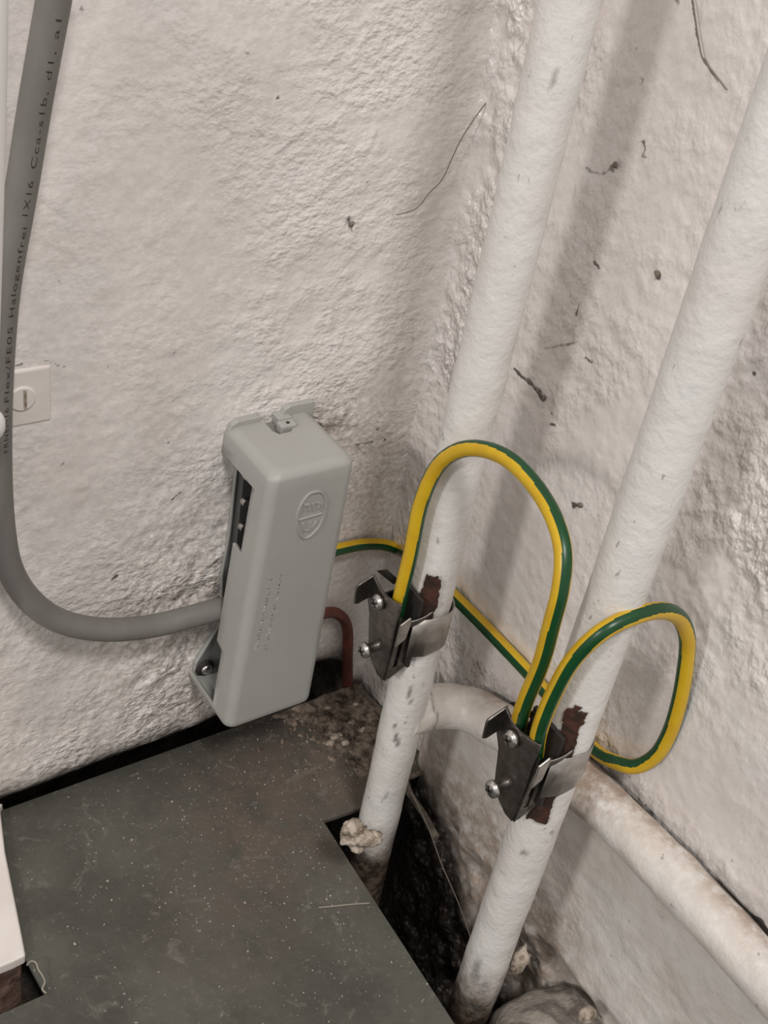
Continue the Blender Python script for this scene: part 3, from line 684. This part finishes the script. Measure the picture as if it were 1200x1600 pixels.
# top with the latch notch, bottom plain
c = cx(Z1); t = rings[-1]
notch = [(c + .0075, 0), (c + .0078, -.0085), (c + .0030, -.0125), (c - .0020, -.0125), (c - .0035, -.0100), (c - .0035, 0)]
nv = [bm.verts.new((p[0], p[1], Z1)) for p in notch]
bm.faces.new(t + nv); bm.faces.new(rings[0][::-1])
bmesh.ops.recalc_face_normals(bm, faces=bm.faces)
cov = obj('cover', bm, GREY); s = cov.modifiers.new('thick', 'SOLIDIFY'); s.thickness = .0013; s.offset = -1; s = cov.modifiers.new('wn', 'WEIGHTED_NORMAL'); s.weight = 80; s.keep_sharp = True; adopt(cov, root)
sharp_shade(cov, 40)
# raised latch behind the notch
def boxm(bm, x0, x1, y0, y1, z0, z1):
    g = bmesh.ops.create_cube(bm, size=1)['verts']
    for v in g: v.co = Vector((x0 + (v.co.x + .5) * (x1 - x0), y0 + (v.co.y + .5) * (y1 - y0), z0 + (v.co.z + .5) * (z1 - z0)))
bm = bmesh.new(); boxm(bm, c + .0000, c + .0072, -.0105, -.0100 + .0040, Z1 - .006, Z1 + .0016)
latch = obj('latch', bm, GREY, smooth=False); bevel(latch, .0009, 3); adopt(latch, root)
bm = bmesh.new(); boxm(bm, c - .0030, c + .0075, -.0120, .001, Z1 - .0075, Z1 - .0030); o = obj('latch_seat', bm, GREY2, smooth=False); bevel(o, .0004); adopt(o, root)
bm = bmesh.new(); boxm(bm, c + .0020, c + .0080, -.0050, .0005, Z1 - .003, Z1 + .0010); o = obj('latch', bm, GREY, smooth=False); bevel(o, .0005); adopt(o, root)
bm = bmesh.new(); bmesh.ops.create_cone(bm, segments=14, radius1=.0007, radius2=.0007, depth=.0006, cap_ends=True, matrix=Matrix.Translation((c + .0036, -.0088, Z1 + .0016))); o = obj('latch_hole', bm, DARKM); o.parent = latch; o.matrix_parent_inverse = Matrix.Identity(4)
# base plate with rim, flared foot and top lips
bm = bmesh.new()
base = [(-.0862, .1660), (-.0866, .120), (-.0880, .099), (-.0868, .082), (-.0872, .070), (-.0965, .0520), (-.0974, .0463), (-.0930, .0440), (cx(Z0) + .020, .0440), (cx(Z1) + .0178, .1700), (-.0900, .1700)]
a = [bm.verts.new((p[0], .001, p[1])) for p in base]; b_ = [bm.verts.new((p[0], -.0014, p[1])) for p in base]; n = len(base)
bm.faces.new(a); bm.faces.new(b_[::-1])
for i in range(n): bm.faces.new((a[i], b_[i], b_[(i + 1) % n], a[(i + 1) % n]))
bmesh.ops.recalc_face_normals(bm, faces=bm.faces)
bp_ = obj('base_plate', bm, GREY2, smooth=False); bevel(bp_, .0004); adopt(bp_, root)
bm = bmesh.new()
for p, q in zip(base[:7], base[1:8]):
    d = Vector((q[0] - p[0], 0, q[1] - p[1])); nrm = Vector((d.z, 0, -d.x)).normalized() * -.0006
    pv = [Vector((p[0], -.0010, p[1])), Vector((q[0], -.0010, q[1]))]; pv += [pv[1] - nrm * -1, pv[0] - nrm * -1]
    lo = [bm.verts.new(x_) for x_ in pv]; hi = [bm.verts.new(x_ + Vector((0, -.0014, 0))) for x_ in pv]
    bm.faces.new(lo); bm.faces.new(hi)
    for i in range(4): bm.faces.new((lo[i], hi[i], hi[(i + 1) % 4], lo[(i + 1) % 4]))
bmesh.ops.recalc_face_normals(bm, faces=bm.faces); o = obj('rim', bm, GREY, smooth=False); adopt(o, root)
for xa, xb, zt_ in ((c - .0180, c - .0045, Z1 + .0024), (c + .0048, c + .0195, Z1 + .0044)):
    bm = bmesh.new(); pts = [(xa, Z1 - .004), (xb, Z1 - .004), (xb, zt_ - .0008), (xb - .001, zt_), (xa + .0035, zt_), (xa + .0010, zt_ - .0012), (xa, zt_ - .004)]
    a = [bm.verts.new((p[0], .001, p[1])) for p in pts]; b_ = [bm.verts.new((p[0], -.0026, p[1])) for p in pts]; bm.faces.new(a); bm.faces.new(b_[::-1])
    for i in range(len(pts)): bm.faces.new((a[i], b_[i], b_[(i + 1) % len(pts)], a[(i + 1) % len(pts)]))
    bmesh.ops.recalc_face_normals(bm, faces=bm.faces); o = obj('wall_lip', bm, GREY, smooth=False); bevel(o, .0005, 3); adopt(o, root)
# inside: terminal bar with its screws, fixing screw in the foot
bm = bmesh.new(); boxm(bm, -.0850, -.0700, -.0060, -.0010, .085, .160); o = obj('terminal_bar', bm, BRASS, smooth=False); bevel(o, .0004); adopt(o, root)
for k in range(6):
    bm = bmesh.new(); bmesh.ops.create_cone(bm, segments=16, radius1=.0020, radius2=.0018, depth=.0024, cap_ends=True, matrix=Matrix.Translation((-.0835 + .0002 * k, -.0070, .152 - .0125 * k)) @ Matrix.Rotation(math.pi / 2, 4, 'X'))
    o = obj('terminal_screw', bm, SCREW); sharp_shade(o); adopt(o, root)
fx = at(323, 1046, 1, -.005)
bm = bmesh.new(); bmesh.ops.create_uvsphere(bm, u_segments=20, v_segments=12, radius=.0026, matrix=Matrix.Translation(Vector(fx)) @ Matrix.Diagonal((1, .6, 1, 1)))
o = obj('fixing_screw', bm, SCREW); adopt(o, root)
bm = bmesh.new(); bmesh.ops.create_cone(bm, segments=24, radius1=.0042, radius2=.0042, depth=.0006, cap_ends=True, matrix=Matrix.Translation((fx[0], -.0037, fx[2])) @ Matrix.Rotation(math.pi / 2, 4, 'X')); o = obj('screw_recess', bm, DARKM); adopt(o, root)
# emblem: raised oval ring, bar and strokes on the front
YF = -DB
def strip(bm, pts, wd, hgt=.00035, closed=False):
    n = len(pts); rngs = []
    for i, p in enumerate(pts):
        p = np.array(p); a_ = np.array(pts[(i - 1) % n] if (closed or i) else p); b2 = np.array(pts[(i + 1) % n] if (closed or i < n - 1) else p)
        d = b2 - a_; d = d / (np.linalg.norm(d) + 1e-12); nn = np.array([-d[1], d[0]]) * wd / 2
        rngs.append([bm.verts.new((p[0] - nn[0], YF + .0003, p[1] - nn[1])), bm.verts.new((p[0] - nn[0] * .6, YF - hgt, p[1] - nn[1] * .6)), bm.verts.new((p[0] + nn[0] * .6, YF - hgt, p[1] + nn[1] * .6)), bm.verts.new((p[0] + nn[0], YF + .0003, p[1] + nn[1]))])
    for i in range(n if closed else n - 1):
        A, B = rngs[i], rngs[(i + 1) % n]
        for k in range(3): bm.faces.new((A[k], A[k + 1], B[k + 1], B[k]))
    if not closed:
        for A in (rngs[0], rngs[-1]): bm.faces.new(A)
F2 = lambda px, py: tuple(at(px, py, 1, YF)[[0, 2]])
def FC(cx_, cy_, sc): return F2(440 + cx_ / 12, 740 + cy_ / 12)
ov = [FC(620, 340, 1), FC(520, 375, 1), FC(430, 470, 1), FC(350, 600, 1), FC(300, 740, 1), FC(282, 880, 1), FC(300, 1040, 1), FC(350, 1150, 1), FC(430, 1205, 1), FC(520, 1175, 1), FC(610, 1090, 1), FC(700, 990, 1), FC(760, 850, 1), FC(805, 700, 1), FC(825, 560, 1), FC(800, 420, 1), FC(720, 335, 1)]
ovp = catmull([np.array([*p, 0]) for p in ov + [ov[0]]], 5)[:-1, :2]
bm = bmesh.new(); strip(bm, [tuple(p) for p in ovp], .0010, .0006, True)
for st in ([(310, 870), (760, 740)], [(510, 570), (520, 690)], [(585, 560), (590, 690)], [(640, 545), (710, 545), (705, 640)], [(420, 600), (500, 570)], [(420, 560), (415, 690)], [(740, 560), (745, 690)],
           [(540, 900), (540, 1080)], [(560, 1010), (650, 880)], [(400, 930), (420, 1060), (500, 1060)]):
    strip(bm, [FC(*p, 1) for p in st], .0009, .0005)
bmesh.ops.recalc_face_normals(bm, faces=bm.faces); o = obj('emblem', bm, GREY); adopt(o, root); tag(o, 'oval embossed emblem divided by a bar'); sharp_shade(o, 25)
# two rows of fine raised lettering, too small to read
bm = bmesh.new()
for (xa, ya), (xb, yb), nL in (((424, 903), (400, 1016), 23), ((440, 896), (414, 1016), 23)):
    for k in range(nL):
        if random.random() < .08: continue
        t = (k + .5) / nL; px = xa + (xb - xa) * t; py = ya + (yb - ya) * t
        for _ in range(random.choice((2, 3))):
            a = random.choice((0, 0, math.pi / 2, 1.0, -1.0)); q = 2.0 + random.random() * 1.2; ox = random.uniform(-1.6, 1.6); oy = random.uniform(-1.2, 1.2)
            strip(bm, [F2(px + ox - q * .5 * math.cos(a), py + oy - q * .5 * math.sin(a)), F2(px + ox + q * .5 * math.cos(a), py + oy + q * .5 * math.sin(a))], .00032, .00010)
o = obj('raised_lettering', bm, plain('pale_raised_plastic', (.60, .59, .56), .5)); adopt(o, root); tag(o, kind='stuff')

# red-brown pipe behind the box
rp_ = smooth_path(catmull([at(470, 975, 1, -.012), at(500, 960, 1, -.008), at(522, 957, 1, -.0055), at(537, 967, 1, -.005), at(543, 985, 1, -.005), at(543, 1020, 1, -.004), at(543, 1060, 1, -.001), at(543, 1090, 1, .004)], 12), 6)
o = tube('red_pipe', rp_, .0026, RED, None, 24); tag(o, 'thin red-brown pipe bending down into the dark gap right of the grey box', 'pipe')

# painted-over plate with slotted screw, left
pr = empty('painted_plate', tuple(at(45, 620, 1, 0)), 'small painted-over wall plate with slotted screw, right of the thick grey cable', 'plate')
xa, xb, zt_, zb_ = at(5, 600, 1, 0)[0], at(79, 620, 1, 0)[0], at(40, 575, 1, 0)[2], at(40, 662, 1, 0)[2]
bm = bmesh.new(); boxm(bm, xa, xb, -.0011, .001, zb_, zt_); o = obj('plate', bm, PLATE, smooth=False); bevel(o, .0010, 3); adopt(o, pr)
sc = at(36, 625, 1, -.002)
bm = bmesh.new(); bmesh.ops.create_cone(bm, segments=28, radius1=.0049, radius2=.0044, depth=.0010, cap_ends=True, matrix=Matrix.Translation((sc[0], -.0013, sc[2])) @ Matrix.Rotation(math.pi / 2, 4, 'X')); o = obj('screw_head', bm, PLATE); bevel(o, .0003); sharp_shade(o); adopt(o, pr)
bm = bmesh.new(); boxm(bm, sc[0] + .0003, sc[0] + .0013, -.0021, -.0016, sc[2] - .0036, sc[2] + .0036); o2 = obj('slot', bm, LUMP, smooth=False); adopt(o2, pr)

# painted brick in the left notch
br_ = empty('painted_brick', (-.24, -.04, -.035), 'white painted brick with a bare brown front in the left floor notch', 'brick')
ztp = .0035
edge = [at(0, 1262, 2, ztp), at(8, 1330, 2, ztp), at(22, 1400, 2, ztp), at(33, 1455, 2, ztp), at(40, 1492, 2, ztp)]
front = [at(20, 1502, 2, ztp), at(0, 1510, 2, ztp)]
pts = [(edge[0][0] + .002, .0)] + [(p[0], p[1]) for p in edge] + [(p[0], p[1]) for p in front] + [(-.34, front[-1][1] - .004), (-.34, .0)]
def prism(name, pts, z0, z1, mat, bev):
    bm = bmesh.new(); a = [bm.verts.new((*p, z0)) for p in pts]; b_ = [bm.verts.new((*p, z1)) for p in pts]; bm.faces.new(a); bm.faces.new(b_)
    for i in range(len(pts)): bm.faces.new((a[i], b_[i], b_[(i + 1) % len(pts)], a[(i + 1) % len(pts)]))
    bmesh.ops.recalc_face_normals(bm, faces=bm.faces); o = obj(name, bm, mat, smooth=False); bevel(o, bev, 3, 30); return o
ctr = np.mean([p for p in pts], axis=0)
adopt(prism('paint_layer', pts, -.002, ztp, WCAB if False else PLATE, .0009), br_)
inner = [(p[0] - .0012, p[1] + (.0012 if p[1] < -.05 else 0)) for p in pts]
adopt(prism('brick_body', inner, -.034, -.0018, BRICK, .0008), br_)

# ------------------------------------------------------------------ loose bits
rock_ = rock('dusty_stone', tuple(dep(858, 1652, .505)), (.034, .026, .022), STONE, 61, 5, .10); tag(rock_, 'large dusty rounded stone at the foot of the farther pipe, at the bottom edge', 'stone')
pb = rock('pebble', tuple(dep(917, 1586, .487)), (.0036, .0032, .0036), LUMP, 64, 3, .2); tag(pb, 'small cream pebble beside the plinth at the bottom edge', 'stone')
sp = tube('wood_splinter', np.array([dep(632, 1213, .562), dep(640, 1240, .556), dep(662, 1272, .548), dep(682, 1308, .540)]), .0016, WOOD, None, 6, smooth=False); tag(sp, 'thin grey wooden splinter leaning in the floor opening behind the first pipe', 'splinter')
# crumbs: rubble in the corner and grit over the floor plate
def crumbs(name, pts, mat, label, cat, kind='stuff', sub=1):
    bm = bmesh.new()
    for (x, y, z, r) in pts:
        g = bmesh.ops.create_icosphere(bm, subdivisions=sub, radius=1)['verts']; e = Matrix.Rotation(random.random() * 6, 3, Vector((random.random(), random.random(), random.random())).normalized())
        sx, sy, sz = random.uniform(.6, 1.3), random.uniform(.6, 1.3), random.uniform(.4, .8)
        for v in g:
            k = random.uniform(.75, 1.2); v.co = e @ Vector((v.co.x * sx * k * r, v.co.y * sy * k * r, v.co.z * sz * k * r)) + Vector((x, y, z))
    o = obj(name, bm, mat, smooth=False); tag(o, label, cat, None, kind); return o
pts = []
while len(pts) < 420:
    x, y = random.gauss(-.026, .014), random.gauss(-.022, .016)
    if x > -.004 or y > -.004 or y < -.064 or x < -.075: continue
    r = random.choice((.0004, .0005, .0007, .0009, .0013)); pts.append((x, y, r * .3, r))
# low spread of crumbled mortar filling the corner
gx = np.linspace(-.072, -.0025, 150); gy_ = np.linspace(-.0645, -.0025, 130); GX, GY = np.meshgrid(gx, gy_); Pm = np.stack([GX.ravel(), GY.ravel(), GX.ravel() * 0], 1)
msk = sstep(Pm[:, 0] + .25 * Pm[:, 1] + .012 * fbm(Pm, 60, 3, 201), -.062, -.030) * (1 - .6 * sstep(-Pm[:, 1], .050, .064)) * (.5 + .5 * sstep(-Pm[:, 0], .003, .010))
hm = -.0010 + msk * (.0016 + .0022 * np.abs(fbm(Pm, 120, 4, 202)) + .0016 * fbm(Pm, 300, 3, 203))
hp = fast_mesh('mortar_spread', np.stack([Pm[:, 0], Pm[:, 1], hm], 1), grid(150, 130), CRUMB); tag(hp, 'brown crumbled mortar spread in the floor corner right of the grey box', 'debris', None, 'stuff')
crumbs('mortar_crumbs', pts, CRUMB, 'brown mortar crumbs strewn over the floor corner between box and pipe', 'debris')
pts = []
def on_slab(x, y):
    if y > -.004: return False
    if x > -.064 and y < -.064: return False
    if x < -.198 and y > -.092: return False
    return x > -.30 and y > -.42 and x < -.003 - max(0, -y - .06) * .1 and (x < -.067 or y > -.064)
while len(pts) < 700:
    x, y = (random.gauss(-.09, .04), random.gauss(-.07, .045)) if random.random() < .55 else (random.uniform(-.24, -.03), random.uniform(-.30, -.01))
    if not on_slab(x, y) or (x < -.186 and y > -.075): continue
    r = random.choice((.00014, .00018, .00022, .0003, .0003, .0005)); pts.append((x, y, r * .4, r))
crumbs('plaster_grit', pts, plain('dull_grit', (.36, .33, .28), .9), 'pale plaster grit scattered over the grey-green floor', 'debris')
CL = ['cream plaster chip at the front left of the pale cluster left of the nearer pipe', 'flattest cream plaster chip, lowest left of the pale cluster in the corner', 'small cream plaster chip at the upper middle of the pale cluster in the corner', 'cream plaster chip at the right of the pale cluster, nearest the pipe',
      'cream plaster chip lying alone above the pale cluster in the corner', 'cream plaster chip lying next to the lower right of the grey box', 'tiny cream plaster chip deep in the corner under the red-brown pipe', 'cream plaster chip touching the shadowed left side of the nearer pipe']
for k, (px, py, rr) in enumerate(((523, 1152, .0026), (516, 1160, .0024), (530, 1148, .0018), (540, 1160, .0022), (548, 1130, .0020), (512, 1105, .0020), (556, 1100, .0018), (568, 1140, .0022))):
    p = at(px, py, 2, .001); o = rock('plaster_chip', (p[0], p[1], rr * .35), (rr, rr * .8, rr * .5), LUMP, 70 + k, 2, .5)
    o.name = 'plaster_chip' if k == 0 else 'plaster_chip.%03d' % k
    tag(o, CL[k], 'debris', 'plaster chips in the corner')

for k, (ax, px, py, rr, lab) in enumerate(((1, 793, 160, .0011, 'dusty cobweb knot beside the nearer pipe near the top'), (1, 550, 350, .0013, 'dusty cobweb knot at the lower end of the long wall thread'), (0, 1027, 428, .0013, 'round dusty cobweb knot alone between the two pipes on the right wall'),
        (0, 850, 622, .0012, 'dark cobweb knot at the end of the short diagonal crack'), (0, 906, 789, .0012, 'dusty cobweb knot on the right wall just left of the farther pipe'), (0, 961, 258, .0012, 'dusty cobweb knot in the shadow band of the nearer pipe'))):
    p = at(px, py, ax, -.0008); o = rock('cobweb_knot', p, (rr * .35, rr * .75, rr * .8) if ax == 0 else (rr * .75, rr * .35, rr * .8), WEB, 300 + k, 3, .9, f=2.2); o.name = 'cobweb_knot' + ('.%03d' % k if k else ''); tag(o, lab, 'cobweb')
def thread(name, P3, r, mat, label, cat):
    o = tube(name, smooth_path(catmull(P3, 10), 3), r, mat, None, 6); tag(o, label, cat); return o
def j(a): return a + np.random.default_rng(int(abs(a[0]) * 1e6) % 9999).normal(0, .0004, 3)
thread('fluff_thread', [at(x, y, 2, z) for x, y, z in ((42, 1508, .001), (48, 1502, .003), (56, 1504, .004), (60, 1515, .003), (66, 1524, .002), (70, 1535, .002), (66, 1545, .001), (72, 1552, .001))], .00035, FLUFF, 'pale curly fluff thread at the corner of the left floor notch', 'thread')
thread('cobweb_thread', [at(x, y, 1, -d) for x, y, d in ((620, 336, .002), (650, 326, .003), (672, 300, .003), (690, 282, .004), (706, 248, .004), (722, 215, .005), (738, 190, .006), (756, 165, .006), (768, 152, .004))], .00022, WEB, 'dusty cobweb thread curving over the left wall beside the nearer pipe', 'cobweb')
thread('cobweb_thread', [at(x, y, 0, -d) for x, y, d in ((1080, -20, .002), (1085, 20, .003), (1091, 60, .003), (1098, 92, .003), (1112, 110, .002), (1135, 140, .001))], .00024, WEB, 'dusty cobweb thread hanging on the right wall near the top edge', 'cobweb').name = 'cobweb_thread.001'
thread('fluff_thread', [at(x, y, 2, .0004) for x, y in ((498, 1418), (520, 1416), (548, 1413), (578, 1411))], .0003, FLUFF, 'straight pale thread lying across the floor edge near the opening', 'thread').name = 'fluff_thread.001'
thread('cobweb_thread', [dep(x, y, z) for x, y, z in ((640, 1232, .535), (668, 1290, .53), (690, 1350, .53), (720, 1420, .525), (740, 1480, .52))], .00025, WEB, 'long dusty cobweb thread hanging in the floor opening between the pipes', 'cobweb').name = 'cobweb_thread.002'
